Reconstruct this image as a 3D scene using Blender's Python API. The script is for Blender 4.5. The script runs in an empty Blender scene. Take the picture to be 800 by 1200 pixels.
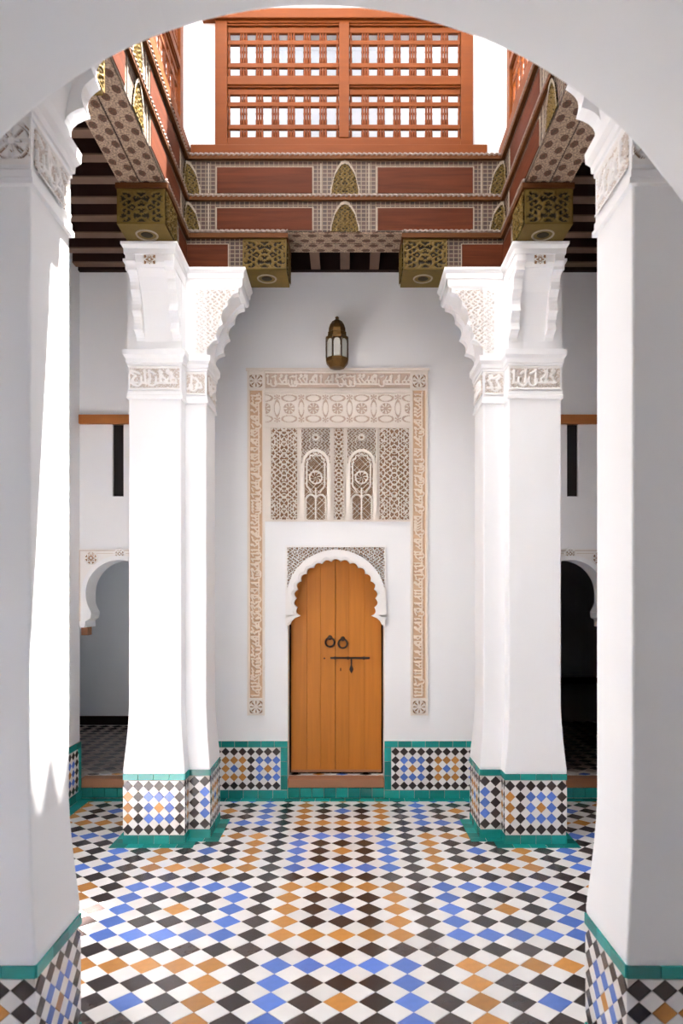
import bpy, bmesh, math, random
import numpy as np
from mathutils import Vector, Matrix
from mathutils.geometry import tessellate_polygon

random.seed(7)
scene = bpy.context.scene
COL = scene.collection
PI = math.pi

# ------------------------------------------------------------------ camera, sky, sun, exposure
EYE = 1.59
cam_data = bpy.data.cameras.new('camera')
cam = bpy.data.objects.new('camera', cam_data)
COL.objects.link(cam)
cam.location = (0, 0, EYE)
cam.rotation_euler = (PI / 2, 0, 0)
cam_data.sensor_fit = 'VERTICAL'
cam_data.sensor_height = 36.0
cam_data.lens = 36.0 * 843 / 1200
cam_data.shift_y = 100 / 1200
cam_data.shift_x = -4 / 1200
cam_data.clip_start = 0.05
cam_data.dof.use_dof = True
cam_data.dof.focus_distance = 5.2
cam_data.dof.aperture_fstop = 3.5
scene.camera = cam

world = bpy.data.worlds.new('sky')
scene.world = world
world.use_nodes = True
bg = world.node_tree.nodes['Background']
bg.inputs[0].default_value = (0.86, 0.92, 1.0, 1)
bg.inputs[1].default_value = 2.6

sun_data = bpy.data.lights.new('sun', 'SUN')
sun_data.energy = 48.0
sun_data.angle = math.radians(0.5)
sun_data.color = (1.0, 0.96, 0.90)
sun = bpy.data.objects.new('sun', sun_data)
COL.objects.link(sun)
SUN_DIR = Vector((1.0, 0.49, 4.0)).normalized()
sun.rotation_euler = SUN_DIR.to_track_quat('Z', 'Y').to_euler()
sun.location = (4, 3, 14)

vs = scene.view_settings
vs.view_transform = 'Standard'
vs.look = 'None'
vs.gamma = 1.0
vs.use_curve_mapping = False
vs.exposure = 1.2
scene.cycles.max_bounces = 12
scene.cycles.diffuse_bounces = 8
scene.cycles.glossy_bounces = 3
scene.cycles.sample_clamp_indirect = 8
scene.cycles.caustics_reflective = False
scene.cycles.caustics_refractive = False

# ------------------------------------------------------------------ materials
def mat(name, col, rough=0.6, spec=0.5, metal=0.0, noise=None, bump=None, grain=None, vary=0.0):
    """noise=(scale, amount), bump=(scale, strength), grain=(axis, scale, amount) all in object space"""
    m = bpy.data.materials.new(name)
    m.use_nodes = True
    nt = m.node_tree
    b = nt.nodes['Principled BSDF']
    b.inputs['Roughness'].default_value = rough
    b.inputs['Metallic'].default_value = metal
    b.inputs['Specular IOR Level'].default_value = spec
    b.inputs['Base Color'].default_value = (*col, 1)
    tc = nt.nodes.new('ShaderNodeTexCoord')
    link = nt.links.new
    src = None
    def hsv_value(prev, fac_socket, lo, hi):
        mr = nt.nodes.new('ShaderNodeMapRange')
        mr.inputs['From Min'].default_value = 0.0; mr.inputs['From Max'].default_value = 1.0
        mr.inputs['To Min'].default_value = lo; mr.inputs['To Max'].default_value = hi
        link(fac_socket, mr.inputs['Value'])
        h = nt.nodes.new('ShaderNodeHueSaturation')
        link(mr.outputs[0], h.inputs['Value'])
        if prev is None: h.inputs['Color'].default_value = (*col, 1)
        else: link(prev, h.inputs['Color'])
        return h.outputs[0]
    if noise:
        n = nt.nodes.new('ShaderNodeTexNoise'); n.inputs['Scale'].default_value = noise[0]; n.inputs['Detail'].default_value = 4
        link(tc.outputs['Object'], n.inputs['Vector'])
        src = hsv_value(src, n.outputs['Fac'], 1 - noise[1], 1 + noise[1])
    if grain:
        mp = nt.nodes.new('ShaderNodeMapping')
        s = [grain[1]] * 3; s['xyz'.index(grain[0])] = grain[1] * 0.06
        mp.inputs['Scale'].default_value = s
        link(tc.outputs['Object'], mp.inputs['Vector'])
        n = nt.nodes.new('ShaderNodeTexNoise'); n.inputs['Scale'].default_value = 1.0; n.inputs['Detail'].default_value = 6
        n.inputs['Distortion'].default_value = 0.6
        link(mp.outputs[0], n.inputs['Vector'])
        src = hsv_value(src, n.outputs['Fac'], 1 - grain[2], 1 + grain[2])
    if vary:
        oi = nt.nodes.new('ShaderNodeObjectInfo'); ge = nt.nodes.new('ShaderNodeNewGeometry')
        ad = nt.nodes.new('ShaderNodeMath'); ad.operation = 'ADD'
        fr = nt.nodes.new('ShaderNodeMath'); fr.operation = 'FRACT'
        link(oi.outputs['Random'], ad.inputs[0]); link(ge.outputs['Random Per Island'], ad.inputs[1])
        link(ad.outputs[0], fr.inputs[0])
        src = hsv_value(src, fr.outputs[0], 1 - vary, 1 + vary)
    if src is not None: link(src, b.inputs['Base Color'])
    if bump:
        n = nt.nodes.new('ShaderNodeTexNoise'); n.inputs['Scale'].default_value = bump[0]; n.inputs['Detail'].default_value = 5
        link(tc.outputs['Object'], n.inputs['Vector'])
        bp = nt.nodes.new('ShaderNodeBump'); bp.inputs['Strength'].default_value = bump[1]; bp.inputs['Distance'].default_value = 0.01
        link(n.outputs['Fac'], bp.inputs['Height']); link(bp.outputs[0], b.inputs['Normal'])
    return m

M = {}
M['plaster'] = mat('white_plaster', (0.855, 0.86, 0.87), 0.75, 0.25, noise=(1.6, 0.025), bump=(14, 0.06))
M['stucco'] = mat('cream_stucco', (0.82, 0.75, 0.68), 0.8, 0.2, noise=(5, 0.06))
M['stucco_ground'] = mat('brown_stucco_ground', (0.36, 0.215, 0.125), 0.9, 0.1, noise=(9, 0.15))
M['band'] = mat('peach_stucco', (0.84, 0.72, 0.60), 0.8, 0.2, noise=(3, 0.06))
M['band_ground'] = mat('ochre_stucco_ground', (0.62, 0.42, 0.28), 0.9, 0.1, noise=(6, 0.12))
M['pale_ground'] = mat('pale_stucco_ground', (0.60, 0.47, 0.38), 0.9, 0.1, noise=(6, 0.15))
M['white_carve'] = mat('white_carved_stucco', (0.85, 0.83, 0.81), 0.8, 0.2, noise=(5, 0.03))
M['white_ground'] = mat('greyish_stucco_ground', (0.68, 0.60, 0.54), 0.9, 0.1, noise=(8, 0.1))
M['grout'] = mat('pale_grout', (0.62, 0.58, 0.54), 0.9, 0.1, noise=(20, 0.1))
M['screen_wood'] = mat('orange_turned_wood', (0.145, 0.036, 0.0055), 0.5, 0.12, grain=('x', 40, 0.22))
M['spindle_wood'] = mat('orange_turned_spindle_wood', (0.135, 0.031, 0.005), 0.5, 0.12, noise=(20, 0.2))
M['door_wood'] = mat('honey_door_wood', (0.50, 0.175, 0.020), 0.42, 0.35, grain=('z', 26, 0.22), vary=0.04)
M['red_wood'] = mat('red_panel_wood', (0.072, 0.0160, 0.0045), 0.55, 0.10, grain=('x', 34, 0.65))
M['red_wood_y'] = mat('red_panel_wood_along', (0.072, 0.0160, 0.0045), 0.55, 0.10, grain=('y', 34, 0.65))
M['plank'] = mat('brown_plank_wood', (0.092, 0.033, 0.010), 0.6, 0.10, grain=('x', 30, 0.25))
M['step_wood'] = mat('worn_step_wood', (0.36, 0.17, 0.09), 0.6, 0.3, grain=('x', 30, 0.3))
M['lintel_wood'] = mat('orange_lintel_wood', (0.40, 0.14, 0.035), 0.55, 0.3, grain=('x', 30, 0.2))
M['rope'] = mat('faded_rope_paint', (0.20, 0.155, 0.13), 0.8, 0.2, noise=(15, 0.25))
M['cream_paint'] = mat('faded_cream_paint', (0.27, 0.225, 0.175), 0.8, 0.2, noise=(30, 0.2))
M['gold'] = mat('dull_gold_paint', (0.115, 0.073, 0.014), 0.55, 0.2, noise=(14, 0.25))
M['gold_ground'] = mat('dark_green_ground', (0.022, 0.017, 0.009), 0.7, 0.2)
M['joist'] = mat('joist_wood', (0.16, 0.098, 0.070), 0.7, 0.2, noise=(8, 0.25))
M['joist_side'] = mat('dark_joist_paint', (0.030, 0.010, 0.008), 0.7, 0.2, noise=(5, 0.3))  # darker tone for joist sides, with a paler strip underneath
M['board'] = mat('dark_ceiling_board', (0.013, 0.0045, 0.004), 0.7, 0.2, noise=(5, 0.3))
M['teal'] = mat('teal_glaze', (0.012, 0.26, 0.235), 0.22, 0.5, noise=(25, 0.22), vary=0.36, bump=(18, 0.05))
M['tile_white'] = mat('white_glaze', (0.84, 0.825, 0.805), 0.22, 0.5, noise=(12, 0.05), vary=0.07, bump=(16, 0.05))
M['passage_tile'] = mat('beige_passage_tile', (0.30, 0.235, 0.20), 0.4, 0.4, noise=(12, 0.1), vary=0.15)
M['tile_black'] = mat('black_brown_glaze', (0.038, 0.027, 0.026), 0.24, 0.5, noise=(30, 0.3), vary=0.4, bump=(18, 0.06))
M['tile_blue'] = mat('blue_glaze', (0.105, 0.205, 0.62), 0.24, 0.5, noise=(30, 0.15), vary=0.2, bump=(18, 0.06))
M['tile_ochre'] = mat('ochre_glaze', (0.52, 0.235, 0.060), 0.24, 0.5, noise=(30, 0.2), vary=0.22, bump=(18, 0.06))
M['iron'] = mat('dark_iron', (0.045, 0.030, 0.024), 0.5, 0.4, metal=0.6)
M['brass'] = mat('aged_brass', (0.13, 0.068, 0.018), 0.38, 0.5, metal=0.75, noise=(30, 0.4))
M['brass_dark'] = mat('dark_brass', (0.05, 0.03, 0.014), 0.4, 0.5, metal=0.7, noise=(30, 0.4))
M['pane'] = mat('milky_lantern_glass', (0.50, 0.51, 0.47), 0.15, 0.5)
M['dark_recess'] = mat('dark_window_board', (0.022, 0.018, 0.018), 0.8, 0.2)  # near-black colour standing in for the shaded depth of the slits

def bead_material():
    """painted rows of dark squares between cream lines, on the boards' own UV in metres"""
    m = bpy.data.materials.new('painted_bead_border'); m.use_nodes = True
    nt = m.node_tree; b = nt.nodes['Principled BSDF']; b.inputs['Roughness'].default_value = 0.65
    uv = nt.nodes.new('ShaderNodeTexCoord')
    br = nt.nodes.new('ShaderNodeTexBrick')
    br.offset = 0.0; br.squash = 1.0
    br.inputs['Color1'].default_value = (0.024, 0.011, 0.008, 1)
    br.inputs['Color2'].default_value = (0.055, 0.020, 0.012, 1)
    br.inputs['Mortar'].default_value = (0.15, 0.112, 0.074, 1)
    br.inputs['Scale'].default_value = 1.0
    br.inputs['Mortar Size'].default_value = 0.0036
    br.inputs['Mortar Smooth'].default_value = 0.2
    br.inputs['Brick Width'].default_value = 0.0325
    br.inputs['Row Height'].default_value = 0.027
    nt.links.new(uv.outputs['UV'], br.inputs['Vector'])
    nt.links.new(br.outputs['Color'], b.inputs['Base Color'])
    return m
M['bead'] = bead_material()

def oval_material(name, cell, ground, dot, dot2, ex, ey):
    """painted ovals in staggered rows, on the boards' own UV in metres"""
    m = bpy.data.materials.new(name); m.use_nodes = True
    nt = m.node_tree; b = nt.nodes['Principled BSDF']; b.inputs['Roughness'].default_value = 0.7
    L = nt.links.new
    tc = nt.nodes.new('ShaderNodeTexCoord'); sp = nt.nodes.new('ShaderNodeSeparateXYZ'); L(tc.outputs['UV'], sp.inputs[0])
    def mth(op, a, c=None):
        n = nt.nodes.new('ShaderNodeMath'); n.operation = op
        for i, v in enumerate((a, c)):
            if v is None: continue
            if isinstance(v, (int, float)): n.inputs[i].default_value = v
            else: L(v, n.inputs[i])
        return n.outputs[0]
    v = mth('DIVIDE', sp.outputs[1], cell[1])
    row = mth('FLOOR', v)
    odd = mth('MODULO', mth('ABSOLUTE', row), 2.0)
    u = mth('ADD', mth('DIVIDE', sp.outputs[0], cell[0]), mth('MULTIPLY', odd, 0.5))
    fu = mth('SUBTRACT', mth('FRACT', u), 0.5); fv = mth('SUBTRACT', mth('FRACT', v), 0.5)
    d = mth('ADD', mth('POWER', mth('DIVIDE', fu, ex), 2.0), mth('POWER', mth('DIVIDE', fv, ey), 2.0))
    ns = nt.nodes.new('ShaderNodeTexNoise'); ns.inputs['Scale'].default_value = 90.0; ns.inputs['Detail'].default_value = 3
    L(tc.outputs['UV'], ns.inputs['Vector'])
    d2 = mth('ADD', d, mth('MULTIPLY', mth('SUBTRACT', ns.outputs['Fac'], 0.5), 0.9))
    ramp = nt.nodes.new('ShaderNodeValToRGB')
    e = ramp.color_ramp.elements
    e[0].position = 0.0; e[0].color = (*dot2, 1)
    e[1].position = 0.95; e[1].color = (*ground, 1)
    x = ramp.color_ramp.elements.new(0.45); x.color = (*dot, 1)
    x = ramp.color_ramp.elements.new(0.78); x.color = (dot[0] * .6, dot[1] * .6, dot[2] * .6, 1)
    L(d2, ramp.inputs[0])
    n2 = nt.nodes.new('ShaderNodeTexNoise'); n2.inputs['Scale'].default_value = 95.0
    L(tc.outputs['UV'], n2.inputs['Vector'])
    mr = nt.nodes.new('ShaderNodeMapRange'); mr.inputs['From Min'].default_value = .3; mr.inputs['From Max'].default_value = .7; mr.inputs['To Min'].default_value = 0.35; mr.inputs['To Max'].default_value = 1.4
    L(n2.outputs['Fac'], mr.inputs['Value'])
    h = nt.nodes.new('ShaderNodeHueSaturation'); L(ramp.outputs[0], h.inputs['Color']); L(mr.outputs[0], h.inputs['Value'])
    L(h.outputs[0], b.inputs['Base Color'])
    return m
M['soffit'] = oval_material('painted_soffit_ovals', (0.105, 0.068), (0.33, 0.235, 0.165), (0.12, 0.045, 0.022), (0.07, 0.035, 0.014), 0.30, 0.33)

# ------------------------------------------------------------------ mesh helpers
class MB:
    """collects faces and links them as ONE mesh object"""
    def __init__(self): self.v, self.f, self.mi, self.uv = [], [], [], {}
    def add(self, verts, faces, mi=0):
        o = len(self.v); self.v += [tuple(p) for p in verts]
        for f in faces:
            self.f.append(tuple(i + o for i in f)); self.mi.append(mi)
        return self
    def box(self, x0, x1, y0, y1, z0, z1, mi=0):
        vs_ = [(x, y, z) for z in (z0, z1) for y in (y0, y1) for x in (x0, x1)]
        return self.add(vs_, [(0, 2, 3, 1), (4, 5, 7, 6), (0, 1, 5, 4), (2, 6, 7, 3), (0, 4, 6, 2), (1, 3, 7, 5)], mi)
    def loft(self, rings, mi=0, cap=True):
        n = len(rings[0]); vs_ = [p for r in rings for p in r]; fs = []
        for k in range(len(rings) - 1):
            for i in range(n):
                j = (i + 1) % n
                fs.append((k * n + i, k * n + j, (k + 1) * n + j, (k + 1) * n + i))
        if cap:
            fs.append(tuple(range(n - 1, -1, -1))); fs.append(tuple((len(rings) - 1) * n + i for i in range(n)))
        return self.add(vs_, fs, mi)
    def prism(self, poly, to3, a, b, mi=0):
        return self.loft([[to3(x, y, a) for x, y in poly], [to3(x, y, b) for x, y in poly]], mi)
    def lathe(self, prof, c, seg=12, mi=0, axis='z', rot=0.0):
        rings = []
        for r, h in prof:
            ring = []
            for i in range(seg):
                t = 2 * PI * i / seg + rot
                a, b = r * math.cos(t), r * math.sin(t)
                ring.append((c[0] + a, c[1] + b, c[2] + h) if axis == 'z' else (c[0] + a, c[1] + h, c[2] + b) if axis == 'y' else (c[0] + h, c[1] + a, c[2] + b))
            rings.append(ring)
        return self.loft(rings, mi)
    def torus(self, c, R, r, axis='y', n=20, m=8, mi=0, sx=1.0):
        vs_, fs = [], []
        for i in range(n):
            t = 2 * PI * i / n
            for j in range(m):
                s = 2 * PI * j / m
                a = (R + r * math.cos(s)) * math.cos(t) * sx; b = (R + r * math.cos(s)) * math.sin(t); h = r * math.sin(s)
                vs_.append((c[0] + a, c[1] + h, c[2] + b) if axis == 'y' else (c[0] + a, c[1] + b, c[2] + h))
        for i in range(n):
            for j in range(m):
                fs.append((i * m + j, ((i + 1) % n) * m + j, ((i + 1) % n) * m + (j + 1) % m, i * m + (j + 1) % m))
        return self.add(vs_, fs, mi)
    def build(self, name, mats, parent=None, smooth=False, recalc=True, uvf=None, **props):
        me = bpy.data.meshes.new(name)
        me.from_pydata(self.v, [], self.f)
        mats = mats if isinstance(mats, (list, tuple)) else [mats]
        for m in mats: me.materials.append(M[m])
        me.polygons.foreach_set('material_index', self.mi)
        if recalc:
            bm = bmesh.new(); bm.from_mesh(me); bmesh.ops.recalc_face_normals(bm, faces=bm.faces); bm.to_mesh(me); bm.free()
        if smooth: me.polygons.foreach_set('use_smooth', [True] * len(me.polygons))
        if uvf:
            ul = me.uv_layers.new(name='uv')
            for poly in me.polygons:
                for li in poly.loop_indices:
                    ul.data[li].uv = uvf(me.vertices[me.loops[li].vertex_index].co, poly.normal)
        me.update()
        o = bpy.data.objects.new(name, me); COL.objects.link(o)
        attach(o, parent)
        for k, v in props.items(): o[k] = v
        return o

def attach(o, parent):
    if parent is None: return
    o.parent = parent
    loc = Vector(parent.get('_at', (0, 0, 0)))
    o.matrix_parent_inverse = Matrix.Translation(-loc)

def thing(name, at, label, category, group=None, kind='thing'):
    o = bpy.data.objects.new(name, None); COL.objects.link(o)
    o.empty_display_size = 0.1
    o.location = at; o['_at'] = tuple(at)
    o['label'] = label; o['category'] = category
    if group: o['group'] = group
    o['kind'] = kind
    return o

def structure(o, label, category=None):
    o['kind'] = 'structure'; o['label'] = label
    return o

def wall_poly(outer, holes, to3, a, b, mb=None, mi=0):
    """a slab with openings: polygon with holes, extruded from depth a to b"""
    mb = mb or MB()
    loops = [outer] + holes
    tris = tessellate_polygon([[Vector((x, y, 0)) for x, y in lp] for lp in loops])
    flat = [p for lp in loops for p in lp]; n = len(flat)
    vs_ = [to3(x, y, a) for x, y in flat] + [to3(x, y, b) for x, y in flat]
    fs = [tuple(t) for t in tris] + [tuple(i + n for i in reversed(t)) for t in tris]
    o = 0
    for lp in loops:
        m = len(lp)
        for i in range(m):
            j = (i + 1) % m
            fs.append((o + i, o + j, n + o + j, n + o + i))
        o += m
    mb.add(vs_, fs, mi)
    return mb

XZ = lambda x, z, y: (x, y, z)
YZ = lambda y, z, x: (x, y, z)

def relief(name, O, U, V, N, W, H, func, depth, res, mats, parent, mask=None, smooth=True, **props):
    """carved surface: real relief over a grid; func(u, v) in metres gives 0 (ground) .. 1 (raised)"""
    nu, nv = max(2, int(round(W / res)) + 1), max(2, int(round(H / res)) + 1)
    u = np.linspace(0, W, nu); v = np.linspace(0, H, nv)
    UU, VV = np.meshgrid(u, v)
    h = np.clip(func(UU, VV), 0, 1)
    O, U, V, N = (np.array(x, float) for x in (O, U, V, N))
    P = O + UU[..., None] * U + VV[..., None] * V + (h * depth)[..., None] * N
    idx = np.arange(nu * nv).reshape(nv, nu)
    F = np.stack([idx[:-1, :-1], idx[:-1, 1:], idx[1:, 1:], idx[1:, :-1]], -1).reshape(-1, 4)
    hm = ((h[:-1, :-1] + h[:-1, 1:] + h[1:, 1:] + h[1:, :-1]) / 4).reshape(-1)
    if mask is not None:
        mu = (UU[:-1, :-1] + UU[1:, 1:]) / 2; mv = (VV[:-1, :-1] + VV[1:, 1:]) / 2
        keep = mask(mu, mv).reshape(-1); F = F[keep]; hm = hm[keep]
    if np.dot(np.cross(U, V), N) < 0: F = F[:, ::-1]
    me = bpy.data.meshes.new(name)
    me.from_pydata(P.reshape(-1, 3).tolist(), [], F.tolist())
    for m in mats: me.materials.append(M[m])
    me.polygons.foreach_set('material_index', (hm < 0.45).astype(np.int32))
    me.polygons.foreach_set('use_smooth', [smooth] * len(me.polygons))
    me.update()
    o = bpy.data.objects.new(name, me); COL.objects.link(o)
    attach(o, parent)
    for k, q in props.items(): o[k] = q
    return o

# ------------------------------------------------------------------ carving patterns
def soft(d, w, s=0.003):
    return np.clip((w - d) / s + 0.5, 0, 1)

def seg_d(U, V, a, b):
    ax, ay = a; bx, by = b
    dx, dy = bx - ax, by - ay
    L2 = dx * dx + dy * dy + 1e-12
    t = np.clip(((U - ax) * dx + (V - ay) * dy) / L2, 0, 1)
    return np.hypot(U - ax - t * dx, V - ay - t * dy)

def calligraphy(H, seed, W, margin=0.12, vertical=False):
    """carved cursive letters running along u: tall uprights, loops, sweeping tails, between two fillets"""
    def f(U, V):
        if vertical: U, V = V, H - U
        rnd = random.Random(seed)
        d = np.full(U.shape, 9.0)
        w = H * 0.046
        x = H * 0.15
        base = H * 0.30
        while x < W - H * 0.2:
            k = rnd.random(); s = H * rnd.uniform(0.17, 0.27)
            def use(a, b):
                nonlocal d
                d = np.minimum(d, seg_d(U, V, a, b))
            if k < 0.34:
                use((x, base), (x + H * 0.03, H * 0.84)); use((x, base), (x + s, base - H * 0.02))
                use((x + H * .03, H * .84), (x - H * .05, H * .76))
            elif k < 0.58:
                r = H * 0.11; cx, cy = x + s * 0.5, base + r
                d = np.minimum(d, np.abs(np.hypot(U - cx, V - cy) - r)); use((x, base), (x + s, base))
                use((cx, cy + r), (cx + s * .5, cy + H * .34))
            elif k < 0.80:
                r = H * 0.17; cx, cy = x + s * 0.6, base + H * 0.03
                dd = np.abs(np.hypot(U - cx, V - cy) - r); dd = np.where(V < cy, dd, 9.0)
                d = np.minimum(d, dd); use((cx - r, cy), (cx - r, cy + H * .2)); use((cx + r, cy), (cx + r, cy + H * .12))
                use((cx - H * .1, H * .70), (cx + H * .12, H * .80))
            else:
                use((x, base + H * .32), (x + s, base)); use((x, base + H * .32), (x + s * .8, base + H * .44)); use((x - s * .3, base), (x + s, base))
                r = H * .055; d = np.minimum(d, np.abs(np.hypot(U - x - s * .6, V - H * .80) - r))
            x += s
        h = soft(d, w)
        edge = np.minimum(V, H - V)
        return np.maximum(h, (edge < H * 0.06).astype(float))
    return f

def arabesque(a, b, cx=0.0, t=0.42):
    """interlaced stems with leaves, mirrored about u = cx"""
    def f(U, V):
        X = np.abs(U - cx); Y = V
        s1 = np.abs(np.sin(PI * (X / a + 0.42 * np.sin(2 * PI * Y / b))))
        s2 = np.abs(np.sin(PI * (X / a - 0.42 * np.sin(2 * PI * Y / b + 0.9))))
        s3 = np.cos(2 * PI * X / (a * .8) + 1.3) * np.cos(2 * PI * Y / (b * .46))
        s4 = np.cos(2 * PI * (X + Y) / (a * .7)) * np.cos(2 * PI * (X - Y) / (a * .7))
        h = np.maximum(np.maximum(soft(s1, t, .3), soft(s2, t, .3)), np.maximum(soft(0.62 - s3, 0, .4), soft(0.70 - s4, 0, .4)))
        return h
    return f

def rosette(S, n=8):
    def f(U, V):
        x, y = U - S / 2, V - S / 2
        r = np.hypot(x, y) / (S / 2); t = np.arctan2(y, x)
        d = np.abs(r - 0.62 - 0.2 * np.cos(n * t))
        h = soft(d, 0.13, .08)
        h = np.maximum(h, soft(np.abs(np.sin(n / 2 * t)) * r, 0.10, .08) * (r < .75))
        h = np.maximum(h, soft(r, .16, .08))
        h = np.maximum(h, soft(np.abs(np.maximum(np.abs(x), np.abs(y)) / (S / 2) - 1), 0.13, .04))
        return h
    return f

def pierced(S, n=8):
    """plate with n pierced petals and cut corners"""
    def f(U, V):
        x, y = U - S / 2, V - S / 2
        m = np.maximum(np.abs(x), np.abs(y)) / (S / 2); r = np.hypot(x, y) / (S / 2); t = np.arctan2(y, x)
        pet = (r > .20) & (r < .86) & (np.cos(n * t) > .25 + 1.2 * np.abs(r - .52))
        cut = (np.abs(r - 1.02) < .10) & (m < .90)
        return np.where(pet | cut, 0.0, 1.0)
    return f

# ------------------------------------------------------------------ tiles
TILE_MESH = {}
def tile_mesh(key, poly, t, m, bev=0.0016):
    """a glazed piece: flat polygon (2-D, about its centre), thickness t, eased rim"""
    if key in TILE_MESH: return TILE_MESH[key]
    n = len(poly)
    c = np.mean(poly, axis=0)
    inner = []
    for p in poly:
        v = np.array(p) - c; L = np.hypot(*v); inner.append(c + v * (1 - bev * 1.4 / L))
    vs_ = [(p[0], p[1], 0) for p in poly] + [(p[0], p[1], t - bev * .6) for p in poly] + [(p[0], p[1], t) for p in inner]
    fs = []
    for k in (0, n):
        for i in range(n):
            j = (i + 1) % n; fs.append((k + i, k + j, k + n + j, k + n + i))
    fs.append(tuple(2 * n + i for i in range(n)))
    me = bpy.data.meshes.new('tile'); me.from_pydata(vs_, [], fs); me.materials.append(M[m]); me.update()
    TILE_MESH[key] = me
    return me

def frame_matrix(P, U, V, N):
    U, V, N = Vector(U), Vector(V), Vector(N)
    if U.cross(V).dot(N) < 0: U = -U
    m = Matrix((U, V, N)).transposed().to_4x4(); m.translation = Vector(P)
    return m

def put_tile(me, name, P, U, V, N, parent):
    o = bpy.data.objects.new(name, me); COL.objects.link(o)
    o.parent = parent
    loc = Vector(parent.get('_at', (0, 0, 0))); o.matrix_parent_inverse = Matrix.Translation(-loc)
    jit = Matrix.Rotation(random.uniform(-.006, .006), 4, 'X') @ Matrix.Rotation(random.uniform(-.006, .006), 4, 'Y')
    o.matrix_basis = frame_matrix(P, U, V, N) @ jit
    return o

def clip_name(c): return {'w': 'tile_white', 'k': 'tile_black', 'b': 'tile_blue', 'o': 'tile_ochre', 't': 'teal'}[c]

def motif(i, j, ci0, cj, phase=0, per=4):
    di = (i - ci0 + per * 50 + per // 2) % per - per // 2; blk = (i - ci0 + per * 50 + per // 2) // per + phase
    dj = j - cj
    ring, ctr = ('b', 'o') if blk % 2 == 0 else ('o', 'b')
    r = max(abs(di), abs(dj))
    return ctr if r == 0 else ring if r == 1 else 'k'

def tile_face(parent, O, U, V, N, W, H, nx, ny, ci0, phase=0, t=0.006):
    """diamonds in nx columns and ny rows with white ones between; each piece is an object"""
    O, U, V, N = (Vector(x) for x in (O, U, V, N))
    a, b = W / nx / 2, H / ny / 2
    g = 0.0012
    ka, kb = round(a, 5), round(b, 5)
    dia = [(-a + g, 0), (0, -b + g), (a - g, 0), (0, b - g)]
    flip = U.cross(V).dot(N) < 0
    for i in range(nx):
        for j in range(ny):
            c = motif(i, ny - 1 - j, ci0, ny // 2, phase)
            put_tile(tile_mesh(('d', ka, kb, c), dia, t, clip_name(c)), 'tile', O + U * (2 * i + 1) * a + V * (2 * j + 1) * b, U, V, N, parent)
    for i in range(nx + 1):
        for j in range(ny + 1):
            l, r, d, u = i > 0, i < nx, j > 0, j < ny
            pts = []
            if l: pts.append((-a + g, 0))
            elif True: pts.append((g, 0)) if not (d and u) else None
            if l and r and d and u: poly = dia
            elif (l and r and u): poly = [(-a + g, g), (a - g, g), (0, b - g)]
            elif (l and r and d): poly = [(-a + g, -g), (0, -b + g), (a - g, -g)]
            elif (d and u and r): poly = [(g, -b + g), (a - g, 0), (g, b - g)]
            elif (d and u and l): poly = [(-g, -b + g), (-g, b - g), (-a + g, 0)]
            else: continue
            if flip: poly = [(-x, y) for x, y in reversed(poly)]
            put_tile(tile_mesh(('w', ka, kb, l, r, d, u, flip), poly, t, 'tile_white'), 'tile', O + U * 2 * i * a + V * 2 * j * b, U, V, N, parent)

def border_row(parent, O, U, V, N, W, H, n, t=0.008, name='border_tile'):
    O, U, V, N = (Vector(x) for x in (O, U, V, N))
    w = W / n; g = 0.0015
    poly = [(-w / 2 + g, -H / 2 + g), (w / 2 - g, -H / 2 + g), (w / 2 - g, H / 2 - g), (-w / 2 + g, H / 2 - g)]
    me = tile_mesh(('r', round(w, 5), round(H, 5), t), poly, t, 'teal')
    for i in range(n):
        put_tile(me, name, O + U * (w * (i + .5)) + V * (H / 2), U, V, N, parent)

# ------------------------------------------------------------------ key dimensions (metres)
Y_BACK = 5.70          # face of the far gallery wall
C_MIRROR = 7.35        # near piers mirror the far piers: y = C_MIRROR - q
X_WALL = 2.10          # gallery side walls
Z_JOIST, Z_CEIL = 4.17, 4.33
BEAM_Y = 4.81          # court face of the far beam
BEAM_X = 1.061         # court faces of the side beams
BEAM_T = 0.27
Z_L3, Z_L2, Z_L1, Z_TOP = 3.782, 4.032, 4.283, 4.557
Z_ROOF = 9.33
DOOR_X = -0.071
PANEL_X = -0.058

# ================================================================== LARGE STRUCTURE
# floor slab
floor = MB().box(-3.2, 3.2, -3.0, 9.0, -0.25, -0.006).build('floor', 'grout')
structure(floor, 'tiled courtyard floor of white, black, blue and ochre diamonds')

def arch_pts(cx, cz, r, a0, a1, n):
    return [(cx + r * math.cos(a0 + (a1 - a0) * i / n), cz + r * math.sin(a0 + (a1 - a0) * i / n)) for i in range(n + 1)]

# near wall with the round arch the view looks through
AX, AZ, AR = -0.064, 1.93, 0.986
outer = [(-3.2, 0), (AX - AR, 0)] + arch_pts(AX, AZ, AR, PI, 0, 64) + [(AX + AR, 0), (3.2, 0), (3.2, 4.6), (-3.2, 4.6)]
wall_front = wall_poly(outer, [], XZ, 0.75, 1.62).build('wall_front', 'plaster')
structure(wall_front, 'smooth grey shaded round arch framing the whole view')
bv = wall_front.modifiers.new('edge', 'BEVEL'); bv.width = 0.012; bv.segments = 3; bv.limit_method = 'ANGLE'; bv.angle_limit = 1.0

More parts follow.
